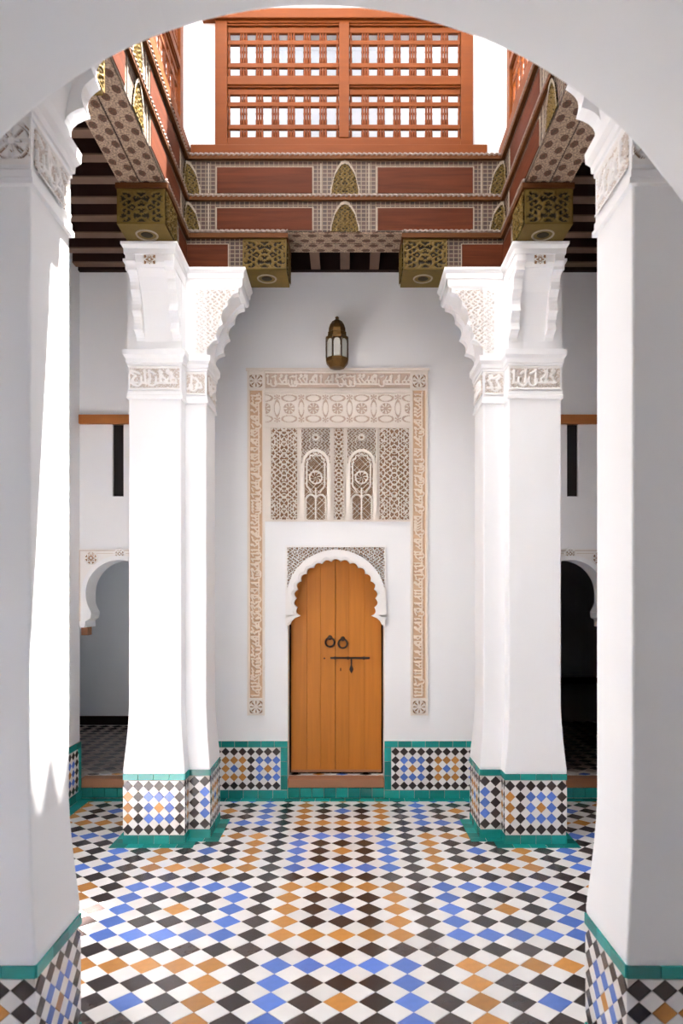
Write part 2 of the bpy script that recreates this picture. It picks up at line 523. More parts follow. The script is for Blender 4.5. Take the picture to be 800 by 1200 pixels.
# the closed room behind the viewer, with one doorway added to brighten the arch
w = wall_poly([(-3.2, 0), (1.2, 0), (1.2, 2.3), (1.95, 2.3), (1.95, 0), (3.2, 0), (3.2, 4.6), (-3.2, 4.6)], [], XZ, -3.0, -2.8).build('wall_rear', 'plaster')
structure(w, 'plain wall with a narrow doorway at the rear of the near room')
for s in (-1, 1):
    w = MB().box(s * 3.2, s * 3.0, -2.8, .75, 0, 4.6).build('wall_near_' + ('left' if s < 0 else 'right'), 'plaster')
    structure(w, 'plain side wall of the near room, %s' % ('sunny side' if s < 0 else 'dark side'))
c = MB().box(-3.2, 3.2, -3.0, 1.62, 4.6, 4.8).build('ceiling_near', 'plaster')
structure(c, 'plain white ceiling over the near room')

# far gallery wall: central door, two side arches, two slit windows
SD_X, SD_R, SD_Z = 1.78, 0.27, 1.62
def horseshoe_notch(cx):
    a = math.radians(22)
    xl, xr = (-2.22, cx + SD_R) if cx < 0 else (cx - SD_R, 2.22)
    return [(xl, 0), (xl, 1.352), (cx - SD_R, 1.352)] + arch_pts(cx, SD_Z, SD_R, PI, 0, 32) + [(cx + SD_R, 1.352), (xr, 1.352), (xr, 0)]
def door_notch():
    w0, w1 = DOOR_X - 0.382, DOOR_X + 0.382
    return [(w0, 0), (w0, 1.57)] + arch_pts(DOOR_X, 1.57, 0.375, PI, 0, 32) + [(w1, 1.57), (w1, 0)]
outer = [(-3.2, 0)] + horseshoe_notch(-SD_X) + door_notch() + horseshoe_notch(SD_X) + [(3.2, 0), (3.2, 4.45), (-3.2, 4.45)]
slits = [[(s - .044, 2.39), (s + .044, 2.39), (s + .044, 2.96), (s - .044, 2.96)] for s in (-1.797, 1.803)]
wall_back = wall_poly(outer, slits, XZ, Y_BACK, Y_BACK + 0.22).build('wall_back', 'plaster')
structure(wall_back, 'white plaster wall at the far end with the central wooden door')
for s in (-1.797, 1.803):
    MB().box(s - .044, s + .044, Y_BACK + .03, Y_BACK + .06, 2.39, 2.96).build('slit_shutter', 'dark_recess', wall_back)  # dark sheet just inside the opening, painted as the slit's shade
    e = X_WALL - 0.003
    x0, x1 = (-e, -1.45) if s < 0 else (1.45, e)
    MB().box(x0, x1, Y_BACK - .035, Y_BACK + .05, 2.96, 3.03).build('lintel', 'lintel_wood', wall_back)
MB().box(-2.125, -2.075, Y_BACK + .10, Y_BACK + .20, 1.285, 1.352).build('pivot_block', 'step_wood', wall_back)
MB().box(-X_WALL, X_WALL, Y_BACK - .04, Y_BACK + .01, Z_JOIST - .005, Z_JOIST + .16).build('wall_plate', 'board', wall_back)

# side walls of the galleries
for s, nm in ((-1, 'left'), (1, 'right')):
    w = MB().box(s * X_WALL, s * (X_WALL + .3), 1.62, Y_BACK, 0, 4.45).build('wall_' + nm, 'plaster')
    structure(w, 'plain white side wall of the shaded gallery on the %s' % ('sunny side' if s < 0 else 'dark side'))

# gallery ceilings: dark boards over joists
def ceiling(name, x0, x1, y0, y1, along, label):
    root = MB().box(x0, x1, y0, y1, Z_CEIL, Z_CEIL + .12).build(name, 'board')
    structure(root, label)
    if along == 'x':
        y = y1 - 0.12
        while y > y0:
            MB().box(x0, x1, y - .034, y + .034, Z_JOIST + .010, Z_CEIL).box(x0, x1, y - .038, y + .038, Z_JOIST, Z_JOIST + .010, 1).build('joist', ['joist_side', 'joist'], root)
            y -= 0.225
    else:
        x = 0.0; xs = [0.0] + [s * k * .229 for k in range(1, 5) for s in (-1, 1)]
        for x in xs:
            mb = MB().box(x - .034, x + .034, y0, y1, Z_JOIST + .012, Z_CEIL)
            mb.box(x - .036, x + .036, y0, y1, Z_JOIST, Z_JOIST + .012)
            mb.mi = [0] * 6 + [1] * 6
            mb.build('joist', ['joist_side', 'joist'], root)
    return root
ceiling('ceiling_left', -X_WALL, -BEAM_X - .10, 1.62, Y_BACK, 'x', 'joisted wooden gallery ceiling over the sunny side passage')
ceiling('ceiling_right', BEAM_X + .10, X_WALL, 1.62, Y_BACK, 'x', 'joisted wooden gallery ceiling over the dark side passage')
ceiling('ceiling_back', -BEAM_X - .10, BEAM_X + .10, BEAM_Y + .05, Y_BACK, 'y', 'joisted dark ceiling behind the painted beam above the wooden door')
c = MB().box(-BEAM_X - .10, BEAM_X + .10, 1.62, C_MIRROR - BEAM_Y - .02, Z_CEIL, Z_CEIL + .12).build('ceiling_front', 'board')
structure(c, 'dark board ceiling of the near gallery behind the round arch')

# upper storey walls round the open court
LAT_X0, LAT_X1, LAT_Z0, LAT_Z1 = -0.874, 0.863, 4.62, 5.475
UB_Y = 4.87
w = wall_poly([(-1.3, 4.45), (1.3, 4.45), (1.3, Z_ROOF), (-1.3, Z_ROOF)],
              [[(LAT_X0 + .03, LAT_Z0 + .03), (LAT_X1 - .03, LAT_Z0 + .03), (LAT_X1 - .03, LAT_Z1), (LAT_X0 + .03, LAT_Z1)]], XZ, UB_Y, UB_Y + .2).build('wall_upper_back', 'plaster')
structure(w, 'white upper court wall around the turned wooden screen')
UX = 1.10
Y_N, Y_F = C_MIRROR - UB_Y, UB_Y
for s, nm in ((-1, 'left'), (1, 'right')):
    y0, y1 = Y_N + .10, Y_F - .05
    w = wall_poly([(Y_N, 4.45), (Y_F, 4.45), (Y_F, Z_ROOF), (Y_N, Z_ROOF)],
                  [[(y0 + .04, LAT_Z0 + .03), (y1 - .04, LAT_Z0 + .03), (y1 - .04, LAT_Z1), (y0 + .04, LAT_Z1)]], YZ, s * UX, s * (UX + .2))
    if s > 0:      # pointed roof-edge teeth along the parapet
        y = Y_N + .02
        while y < Y_F - .17:
            w.prism([(y, Z_ROOF), (y + .17, Z_ROOF), (y + .085, Z_ROOF + .20)], YZ, UX, UX + .2)
            y += .17
    w = w.build('wall_upper_' + nm, 'plaster')
    structure(w, 'white upper court wall above the painted beam on the %s' % ('sunny side' if s < 0 else 'dark side'))
w = MB().box(-1.3, 1.3, Y_N - .2, Y_N, 4.45, Z_ROOF).build('wall_upper_front', 'plaster')
structure(w, 'white upper court wall over the near beam')
w = MB().box(-3.2, 3.2, Y_BACK + .1, Y_BACK + .3, 4.45, 6.6).build('wall_attic_back', 'plaster')
structure(w, 'bright white wall glimpsed through the turned screen')
for sx_ in (-1, 1):  # end walls added to cut the light behind the screen
    w = MB().box(sx_ * 3.2, sx_ * 3.0, UB_Y + .2, Y_BACK + .1, 4.45 if sx_ > 0 else 5.1, 6.6).build('wall_attic_' + ('left' if sx_ < 0 else 'right'), 'plaster')
    structure(w, 'end wall of the upper gallery behind the turned screen, %s' % ('sunny side' if sx_ < 0 else 'dark side'))
c = MB().box(-3.2, 3.2, UB_Y + .2, Y_BACK + .11, 6.0, 6.15).build('ceiling_attic', 'plaster')  # roof added to dim the wall behind the screen
structure(c, 'ceiling of the upper gallery behind the turned screen')

# rooms beyond the two side arches: a short passage with a small side window, and a hall enlarged so that it stays dark
ZS = 0.155
for s, nm in ((-1, 'left'), (1, 'right')):
    mb = MB()
    xi = s * 1.15
    xo, ye, zc = (-3.2, 8.1, 3.2) if s < 0 else (6.0, 12.0, 4.0)
    mb.box(xi, xi - s * .2, Y_BACK + .22, ye, 0, zc)                       # inner side
    mb.box(xo, xi, ye, ye + .2, 0, zc)                                     # end wall
    mb.box(xo, xi - s * .2, Y_BACK + .22, ye + .2, zc, zc + .2)            # ceiling
    if s > 0:
        mb.box(xo, xo + .2, Y_BACK + .22, ye + .2, 0, zc)
        mb.box(3.2, xo, Y_BACK + .02, Y_BACK + .22, 0, zc)
    else:
        mb.box(-3.4, -3.2, Y_BACK + .22, 8.3, 2.0, 3.4); mb.box(-3.4, -3.2, Y_BACK + .22, 7.0, 0, 2.0); mb.box(-3.4, -3.2, 7.3, 8.3, 0, 2.0); mb.box(-3.4, -3.2, 7.0, 7.3, 0, 1.1)
    w = mb.build('wall_passage_' + nm, 'plaster')
    structure(w, 'shaded %s passage walls beyond the side arch' % ('grey' if s < 0 else 'unlit dark'))
    f = MB().box(xo, xi, Y_BACK + .22, ye, 0, ZS - .006).build('floor_passage_' + nm, 'grout')
    structure(f, 'raised tiled passage floor beyond the %s side arch' % ('greyish' if s < 0 else 'dark'))
    st = MB()
    P = 0.1405 * 2
    i = 0
    for iy in range(0, 34):
        for ix in range(0, 30):
            x = xi + s * (.05 + ix * .07); y = Y_BACK + .26 + iy * .07
            if (ix + iy) % 2 or abs(x) > abs(xo) - .05 or y > ye - .05: continue
            col = 1 if iy % 2 else 0
            h = .068
            st.add([(x - h, y, ZS), (x, y - h, ZS), (x + h, y, ZS), (x, y + h, ZS)], [(0, 1, 2, 3)], col)
    st.build('passage_tiles', ['passage_tile', 'tile_black'], f, kind='stuff', recalc=False)
    MB().box(xo, xi, ye - .015, ye, ZS, ZS + .10).build('skirting', 'board', w)

# ================================================================== CORNER PILLARS
CUSPS = [(0, 3.20), (.073, 3.30), (.11, 3.405), (.14, 3.526), (.212, 3.616), (.240, 3.66)]
def scallop_profile(reach=1.0, n=6):
    pts = []
    for (d0, z0), (d1, z1) in zip(CUSPS[:-1], CUSPS[1:]):
        L = math.hypot(d1 - d0, z1 - z0); nx, nz = (-(z1 - z0) / L, (d1 - d0) / L)
        for k in range(n):
            t = k / n; s = math.sin(PI * t) * L * 0.24
            pts.append(((d0 + (d1 - d0) * t + nx * s) * reach, z0 + (z1 - z0) * t + nz * s))
    pts.append((CUSPS[-1][0] * reach, CUSPS[-1][1]))
    return pts

def pillar(sx, near, dx, label):
    T = (lambda p, q, z: (sx * p + dx, (C_MIRROR - q) if near else q, z))
    ex, ey = Vector((sx, 0, 0)), Vector((0, -1 if near else 1, 0)); ez = Vector((0, 0, 1))
    root = thing('corner_pillar', T(1.2, 4.9, 0), label, 'pillar')
    def rect(p0, p1, q0, q1, z, e): return [T(p0 - e, q0 - e, z), T(p1 + e, q0 - e, z), T(p1 + e, q1 + e, z), T(p0 - e, q1 + e, z)]
    A = (1.06, 1.40, 4.66, 5.05); B = (0.92, 1.16, 4.78, 5.10)
    flare = [(.44, .026), (.47, .030), (.49, .0285), (.60, .018), (.72, .008), (.80, .003), (.88, 0), (2.90, 0)]
    for R in (A, B):
        mb = MB().loft([rect(*R, z, e) for z, e in flare]); o = mb.build('shaft', 'plaster', root)
        bv = o.modifiers.new('edge', 'BEVEL'); bv.width = .008; bv.segments = 2; bv.limit_method = 'ANGLE'; bv.angle_limit = 1.0
    prof = [(2.875, 0), (2.88, .012), (2.897, .012), (2.903, .006), (2.925, .006), (2.93, .002), (3.085, .002), (3.09, .007), (3.105, .007), (3.11, .014),
            (3.135, .016), (3.155, .030), (3.19, .032), (3.20, .004), (3.66, .004), (3.70, .006), (3.705, .016), (3.735, .018), (3.757, .03), (3.772, .03)]
    caps = []
    for R in (A, B):
        caps.append(MB().loft([rect(*R, z, e) for z, e in prof]).build('capital', 'plaster', root))
    # scalloped corbels: A reaches along q towards the court, B along p towards the middle
    sp = scallop_profile()
    solid = sp + [(CUSPS[-1][0], 3.70), (-.05, 3.70), (-.05, 3.20)]
    cove = [(0.0, 3.22), (.02, 3.34), (.05, 3.44), (.095, 3.53), (.15, 3.60), (.195, 3.645), (.195, 3.70), (-.05, 3.70), (-.05, 3.22)]
    ca = MB()
    for p0, p1 in ((1.058, 1.113), (1.292, 1.347)): ca.prism(solid, lambda d, z, p: T(p, 4.66 - d, z), p0, p1)
    ca.prism(cove, lambda d, z, p: T(p, 4.66 - d, z), 1.113, 1.292)
    ca.loft([[T(1.054 - e, 4.66 - d, z), T(1.350 + e, 4.66 - d, z), T(1.350 + e, 4.75, z), T(1.054 - e, 4.75, z)] for z, e, d in
             ((3.635, .0, .205), (3.66, .004, .222), (3.70, .004, .226), (3.705, .010, .236), (3.735, .012, .238), (3.757, .026, .254), (3.772, .026, .254))])
    ca = ca.build('corbel', 'plaster', root)
    cb = MB()
    for q0, q1 in ((4.778, 4.84), (5.04, 5.102)): cb.prism(solid, lambda d, z, q: T(.92 - d, q, z), q0, q1)
    cb.prism(cove, lambda d, z, q: T(.92 - d, q, z), 4.84, 5.04)
    cb.loft([[T(.92 - d, 4.775 - e, z), T(1.0, 4.775 - e, z), T(1.0, 5.105 + e, z), T(.92 - d, 5.105 + e, z)] for z, e, d in
             ((3.645, .0, .23), (3.66, .004, .240), (3.70, .004, .240), (3.705, .010, .248), (3.735, .012, .250), (3.757, .026, .262), (3.772, .026, .262))])
    cb = cb.build('corbel', 'plaster', root)
    # carved spandrel on the camera-side plate of corbel B, carved lettering bands on both capitals
    inside = lambda U, V: (np.interp(V + 3.21, [c[1] for c in CUSPS], [c[0] for c in CUSPS]) > (U - 0.10)) & (U < .33)
    qf, nf = (4.7775, -ey) if not near else (5.1025, ey)
    relief('carved_panel', T(1.00, qf, 3.21), -ex, ez, nf, .315, .42, arabesque(.045, .06, .0), .007, .005, ['white_carve', 'white_ground'], cb,
           mask=lambda U, V: (np.interp(V + 3.21, [c[1] for c in CUSPS], [c[0] for c in CUSPS]) - .022 > (U - 0.08)) & (U > .012))
    bands = [(T(1.070, 4.6585, 2.935), ex, -ey, .32, caps[0]), (T(.93, 4.7785, 2.935), ex, -ey, .12, caps[1]), (T(.9185, 4.80, 2.935), ey, -ex, .28, caps[1])]
    if near: bands.append((T(1.03, 5.1015, 2.935), ex, ey, .12, caps[1]))
    for k, (O, U, N, W, par) in enumerate(bands):
        cal = calligraphy(.148, 11 + k + (3 if sx > 0 else 0) + (40 if near else 0), W); scr = arabesque(.034, .05, W / 2, t=.30)
        relief('carved_band', O, U, ez, N, W, .148, lambda a, b: np.maximum(cal(a, b), .55 * scr(a, b)), .012, .004, ['white_carve', 'white_ground'], par)
    if near:
        relief('carved_rosette', T(.918, 5.1015, 2.935), ex, ez, ey, .112, .148, lambda U, V: pierced(.118)(U + .003, V - .015), .014, .003, ['white_carve', 'stucco_ground'], caps[1])
    # small pierced palmette above corbel A
    relief('carved_palmette', T(1.163, 4.66 - .2265, 3.645), ex, ez, -ey, .08, .056, lambda U, V: rosette(.08, 6)(U, V + .012), .006, .003, ['white_carve', 'stucco_ground'], ca)
    # tiled dado
    Ab = (1.03, 1.43, 4.63, 5.08); Bb = (0.89, 1.2, 4.75, 5.13); i_ = .006
    dado = MB()
    for (p0, p1, q0, q1) in (Ab, Bb): dado.loft([rect(p0 + i_, p1 - i_, q0 + i_, q1 - i_, z, 0) for z in (0, .452)])
    dado = dado.build('dado', 'grout', root)
    def face(O, U, N, W, nx, ci, ph):
        O = Vector(O); N = Vector(N); U = Vector(U)
        O = O - N * i_
        border_row(dado, O + ez * .0, U, ez, N, W, .058, max(1, round(W / .10)), t=.009)
        tile_face(dado, O + ez * .060, U, ez, N, W, .35, nx, 5, ci, ph)
        border_row(dado, O + ez * .412, U, ez, N, W, .042, max(1, round(W / .11)), t=.010)
    if not near:
        face(T(1.03, 4.63, 0), ex, -ey, .40, 6, 2 if sx < 0 else 3, 0)
        face(T(.89, 4.75, 0), ex, -ey, .14, 2, 3, 1)
        face(T(.89, 4.75, 0), ey, -ex, .38, 5, 2, 1)
        face(T(1.03, 4.63, 0), ey, -ex, .12, 2, 2, 1)
    else:
        face(T(.89, 4.75, 0), ey, -ex, .38, 5, 2, 0)
        face(T(.89, 5.13, 0), ex, ey, .32, 4, 2, 1)
    # green border strips lying on the floor along the foot
    if not near:
        for O, U, V, W in ((T(.97, 4.56, 0), ex, ey, .53), (T(1.43, 4.63, 0), ey, ex, .4), (T(.82, 4.75, 0), ey, ex, .40), (T(.82, 4.68, 0), ex, ey, .21), (T(.965, 4.56, 0), ey, ex, .13)):
            border_row(floor, Vector(O) + ez * -.001, U, V, ez, W, .07, max(1, round(W / .11)), t=.0045)
    else:
        border_row(floor, Vector(T(.82, 4.73, 0)) + ez * -.001, ey, ex, ez, .40, .07, 4, t=.0045)
    return root

pillar(-1, False, 0, 'white carved corner pillar with sun-bleached tile foot, left of the wooden door')
pillar(1, False, 0, 'white carved corner pillar with deep-coloured tile foot, right of the wooden door')
pillar(-1, True, -.063, 'large near white pillar with a streak of sunlight down its inner face')
pillar(1, True, -.022, 'large near white pillar with a shaded grey front and no sun streak')

# ================================================================== PAINTED BEAMS
def rope(mb, a, b, r, pitch=.034):
    a, b = Vector(a), Vector(b); L = (b - a).length; t = (b - a).normalized()
    s = Vector((0, 0, 1)); n = t.cross(s)
    rings = []; N = int(L / pitch * 8)
    for k in range(N + 1):
        c = a + t * (L * k / N); ph = 2 * PI * (L * k / N) / pitch
        ring = []
        for j in range(8):
            th = 2 * PI * j / 8; rr = r * (1 + .32 * math.cos(2 * th - ph))
            ring.append(c + n * (rr * math.cos(th)) + s * (rr * math.sin(th)))
        rings.append(ring)
    mb.loft(rings)

def medallion_f(W, H, half=0):
    """arabesque under a cream arch outline"""
    arab = arabesque(.034, .05, W / 2 if not half else (0 if half > 0 else W))
    cx = W / 2 if not half else (0 if half > 0 else W)
    R = W / 2 if not half else W
    def arch(U, V):
        x = np.abs(U - cx) / R; top = np.interp(x, [0, .25, .5, .7, .85, 1.0], [.97, .93, .78, .62, .34, .02]) * H
        return top - V
    return arab, arch

def beam(name, label, O, U, N, L, corbels=(.38, .67), detail=True, end_relief=True):
    """O: court-face corner at z=0, U along the beam, N towards the court"""
    O, U, N = Vector(O), Vector(U), Vector(N); ez = Vector((0, 0, 1))
    P = lambda u, n, z: tuple(O + U * u + N * n + ez * z)
    along = 0 if abs(U.x) > .5 else 1
    redm = 'red_wood' if along == 0 else 'red_wood_y'
    root = thing(name, P(L / 2, -BEAM_T / 2, Z_L3), label, 'beam')
    def bx(mb, u0, u1, n0, n1, z0, z1, mi=0):
        vs_ = [P(u, n, z) for z in (z0, z1) for n in (n0, n1) for u in (u0, u1)]
        mb.add(vs_, [(0, 2, 3, 1), (4, 5, 7, 6), (0, 1, 5, 4), (2, 6, 7, 3), (0, 4, 6, 2), (1, 3, 7, 5)], mi); return mb
    def uvf(co, nrm):
        d = Vector(co) - O
        u = d.dot(U)
        return (u, d.dot(N)) if abs(nrm.z) > .5 else (u, co.z)
    core = MB()
    u0c, u1c = (0, L)
    bx(core, u0c, u1c, -BEAM_T, 0, Z_L2, Z_L1); bx(core, u0c, u1c, -BEAM_T, -.004, Z_L1, Z_TOP)
    core.build('timber', 'bead', root, uvf=uvf)
    sf = MB(); bx(sf, 0, L, -BEAM_T + .004, -.146, Z_L2 - .008, Z_L2 + .004); bx(sf, 0, L, -.136, -.004, Z_L2 - .008, Z_L2 + .004)
    sf.build('soffit_board', 'soffit', root, uvf=uvf)
    pl = 'plank'
    tr = .024 if along == 0 else 0
    for z in (Z_TOP, Z_L1):
        m = MB(); bx(m, tr, L - tr, -.02, .020, z - .045, z - .016); m.build('plank', pl, root)
        m = MB(); rope(m, P(tr, .012, z - .0155), P(L - tr, .012, z - .0155), .0115); m.build('rope_moulding', 'rope', root, smooth=True)
    # lower course: short boards with gilded corbel blocks at both ends
    c0, c1 = corbels
    for e in (0, 1):
        F = (lambda u: u) if e == 0 else (lambda u: L - u)
        m = MB(); bx(m, F(0), F(c0), -BEAM_T, 0, Z_L3, Z_L2); m.build('lower_board', 'bead', root, uvf=uvf)
        m = MB(); bx(m, F(.0), F(c0 - .10), -.01, .007, Z_L3 + .004, Z_L3 + .165); m.build('panel', redm, root)
        m = MB(); bx(m, F(.0), F(c0 - .094), -.012, .004, Z_L3 + .004, Z_L3 + .171); m.build('panel_edge', 'cream_paint', root)
        m = MB(); bx(m, F(tr), F(c1 + .012), -BEAM_T - .012, .022, Z_L2 - .045, Z_L2 - .016); m.build('plank', pl, root)
        m = MB(); rope(m, P(F(tr), .014, Z_L2 - .004), P(F(c1 + .01), .014, Z_L2 - .004), .0115); m.build('rope_moulding', 'rope', root, smooth=True)
        g = MB(); bx(g, F(c0), F(c1), -BEAM_T - .006, .006, Z_L3 - .002, Z_L2 - .045)
        g = g.build('gilded_corbel', 'gold', root)
        W, H = c1 - c0, .19
        uu = U if e == 0 else -U
        ar = arabesque(.085, .10, W / 2, t=.36)
        fr = lambda f, W_, H_: (lambda a, b: np.where((np.minimum(np.minimum(a, W_ - a), np.minimum(b, H_ - b)) < .010), 1, f(a, b)))
        if detail:
            relief('gilded_carving', P(F(c0), .0065, Z_L3 + .0), uu, ez, N, W, H, fr(ar, W, H), .010, .005, ['gold', 'gold_ground'], g)
            if end_relief:
                relief('gilded_carving', P(F(c1) + (.0005 if e == 0 else -.0005), .004, Z_L3), -N, ez, uu, BEAM_T, H, fr(arabesque(.085, .10, BEAM_T / 2, t=.36), BEAM_T, H), .010, .005, ['gold', 'gold_ground'], g)
            cc = P(F((c0 + c1) / 2), -BEAM_T / 2, Z_L3 - .002)
            m = MB()
            m.torus(cc, .062, .006, axis='z', n=28, m=6)
            m.build('painted_ring', 'cream_paint', g, smooth=True)
            m = MB().lathe([(.001, -.004), (.030, -.003), (.045, .004), (.045, .006)], cc, 18); m.build('painted_boss', 'gold_ground', g)
    if not detail: return root
    # boards of the two main courses
    k = L / 370.0
    for z0, z1 in ((Z_L1, Z_TOP), (Z_L2, Z_L1)):
        zt = z1 - .045; hz = zt - z0
        nf = -.004 if z0 == Z_L1 else 0
        for a, b in ((36, 147), (223, 334)):
            m = MB(); bx(m, a * k, b * k, -.01 + nf, .010 + nf, z0 + .008, zt - .050); m.build('panel', redm, root)
            m = MB(); bx(m, (a - 1.6) * k, (b + 1.6) * k, -.012 + nf, .006 + nf, z0 + .006, zt - .041); m.build('panel_edge', 'cream_paint', root)
        for a in (26, 157, 213, 344):
            m = MB(); bx(m, (a - .7) * k, (a + .7) * k, -.01 + nf, .004 + nf, z0 + .012, zt - .02); m.build('panel_edge', 'cream_paint', root)
        for a, b, half in ((168, 202, 0), (0, 17, 1), (353, 370, -1)):
            W = (b - a) * k; arab, arch = medallion_f(W, hz, half)
            o = relief('medallion', P(a * k, nf + .001, z0), U, ez, N, W, hz, arab, .008, .005, ['gold', 'gold_ground'], root, mask=lambda u, v: arch(u, v) > 0.012)
            def rim(u, v): 
                d = arch(u, v); return (np.abs(d - .008) < .011) | ((np.abs(u - (W / 2 if not half else 0 if half > 0 else W)) > ((W / 2 if not half else W) - .008)) & (d > -.03))
            relief('medallion_rim', P(a * k, nf + .010, z0), U, ez, N, W, hz, lambda u, v: np.ones_like(u), .003, .004, ['cream_paint', 'cream_paint'], root, mask=rim)
    return root

beam('painted_beam', 'painted wooden beam under the turned screen, facing the viewer above the lantern', (-BEAM_X, BEAM_Y, 0), (1, 0, 0), (0, -1, 0), 2 * BEAM_X)
LS = BEAM_Y - (C_MIRROR - BEAM_Y)
beam('painted_beam', 'painted wooden side beam with dazzling sunlit face, left of the screen', (-BEAM_X, BEAM_Y, 0), (0, -1, 0), (1, 0, 0), LS, corbels=(.33, .592))
beam('painted_beam', 'painted wooden side beam in full shade, right of the screen', (BEAM_X, BEAM_Y, 0), (0, -1, 0), (-1, 0, 0), LS, corbels=(.33, .592))
beam('painted_beam', 'painted wooden beam above the near pillars, over the round arch', (-BEAM_X, C_MIRROR - BEAM_Y, 0), (1, 0, 0), (0, 1, 0), 2 * BEAM_X, detail=False)

# ================================================================== TURNED WOOD SCREENS
def spindle_mesh(h, n):
    """n thin turned rods side by side, beaded where the rails cross"""
    mb = MB()
    fr = [0, .03, .05, .10, .15, .17, .20, .245, .29, .31, .35, .375, .41, .47, .50, .53, .59, .625, .65, .69, .71, .745, .79, .81, .86, .90, .95, .97, 1]
    rr = [.8, .8, 1.3, 1.5, 1.3, .7, .9, .6, .9, 1.2, 1.5, 1.2, .6, .75, 1.4, .75, .6, 1.2, .8, 1.3, 1.5, 1.3, .7, .6, .9, 1.5, 1.3, .8, .8]
    for i in range(n):
        x = (i - (n - 1) / 2) * .0175
        mb.lathe([((.55 + .42 * min(r, 1.25)) * .0088, f * h) for f, r in zip(fr, rr)], (x, 0, 0), 6)
    me = mb.build('spindle', 'spindle_wood', smooth=True)
    d = me.data; bpy.data.objects.remove(me); return d
SP = {}
def screen(label, O, U, N, W, cols, H=.855):
    O, U, N = Vector(O), Vector(U), Vector(N); ez = Vector((0, 0, 1))
    P = lambda u, n, z: tuple(O + U * u + N * n + ez * z)
    root = thing('turned_screen', P(W / 2, 0, 0), label, 'screen', group=None)
    def bx(name, u0, u1, n0, n1, z0, z1, m='screen_wood'):
        mb = MB(); vs_ = [P(u, n, z) for z in (z0, z1) for n in (n0, n1) for u in (u0, u1)]
        mb.add(vs_, [(0, 2, 3, 1), (4, 5, 7, 6), (0, 1, 5, 4), (2, 6, 7, 3), (0, 4, 6, 2), (1, 3, 7, 5)])
        o = mb.build(name, m, root); bv = o.modifiers.new('edge', 'BEVEL'); bv.width = .004; bv.segments = 2
        return o
    st = .082
    bx('stile', 0, st, -.02, .03, 0, H); bx('stile', W - st, W, -.02, .03, 0, H)
    mid = [(H * .0 + .075, H * .0 + .435), (.495, .84)]
    bx('frame_rail', st, W - st, -.02, .03, 0, .062); bx('frame_rail', st, W - st, -.02, .03, H - .018, H)
    zm0, zm1 = .420, .478
    bx('frame_rail', st, W - st, -.02, .03, zm0, zm1)
    nb = 2
    wp = (W - 2 * st - (nb - 1) * .07) / nb
    for b in range(nb):
        u0 = st + b * (wp + .07)
        if b: bx('mullion', u0 - .07, u0, -.024, .034, .062, H - .018)
        for z0, z1 in ((.062, zm0), (zm1, H - .018)):
            h = z1 - z0
            for (a, c) in ((.845, .95), (.625, .71), (.195, .285), (0, .05)):
                bx('rail', u0, u0 + wp, -.012, .012, z0 + a * h, z0 + c * h)
            bx('bead_edge', u0, u0 + wp, .005, .022, z1 - .012, z1)
            for i in range(cols + 1):
                n = 3 if 0 < i < cols else 1
                key = (round(h, 4), n)
                if key not in SP: SP[key] = spindle_mesh(h, n)
                o = bpy.data.objects.new('spindle', SP[key]); COL.objects.link(o); o.parent = root
                o.matrix_parent_inverse = Matrix.Translation(-Vector(root['_at']))
                uu = u0 + wp * i / cols + (.010 if i == 0 else -.010 if i == cols else 0)
                o.matrix_basis = frame_matrix(P(uu, .002, z0), U, N if U.cross(N).z > 0 else -N, ez)
    bx('cornice_rail', -.085, W + .03, -.03, .05, H, H + .068)
    bx('sill_rail', -.16, W + .09, -.03, .06, -.062, 0)
    return root
screen('big orange turned-wood lattice screen facing the viewer above the beam', (LAT_X0, UB_Y, LAT_Z0), (1, 0, 0), (0, -1, 0), LAT_X1 - LAT_X0, 7)
sw = Y_F - Y_N - .24
screen('narrow turned-wood lattice screen with sunlit edge, above the sunlit side beam', (-UX, Y_F - .10, LAT_Z0), (0, -1, 0), (1, 0, 0), sw, 9)
screen('narrow turned-wood lattice screen in shade, above the shaded side beam', (UX, Y_F - .10, LAT_Z0), (0, -1, 0), (-1, 0, 0), sw, 9)

# ================================================================== CARVED STUCCO PANEL ON THE FAR WALL
NW = (0, -1, 0); EX = (1, 0, 0); EZ = (0, 0, 1)
panel = thing('carved_surround', (PANEL_X, Y_BACK, .657), 'tall carved stucco panel with lettered peach border and twin blind windows round the door', 'wall carving')
PX0, PX1, PZ0, PZ1 = -.771, .656, .657, 3.385
BW = .125
bk = MB()
yb = Y_BACK - .012
bk.box(PX0, PX0 + BW + .012, yb, Y_BACK, PZ0, PZ1); bk.box(PX1 - BW - .012, PX1, yb, Y_BACK, PZ0, PZ1)
bk.box(PX0 + BW + .012, PX1 - BW - .012, yb, Y_BACK, 2.19, PZ1)
bk.build('backing', 'stucco', panel)
mo = MB()
for x in (PX0, PX0 + BW, PX1 - BW - .012, PX1 - .012): mo.box(x, x + .012, yb - .012, yb, PZ0, PZ1)
mo.box(PX0 - .01, PX1 + .01, yb - .018, Y_BACK, PZ1 - .004, PZ1 + .014)
for z in (3.222, 3.205, 2.952, 2.932): mo.box(PX0 + BW + .012, PX1 - BW - .012, yb - .012, yb, z, z + .010)
for z in (.785, 3.235):
    mo.box(PX0, PX0 + BW, yb - .012, yb, z - .005, z + .005); mo.box(PX1 - BW, PX1, yb - .012, yb, z - .005, z + .005)
mo.build('moulding', 'stucco', panel)
bw = BW - .014
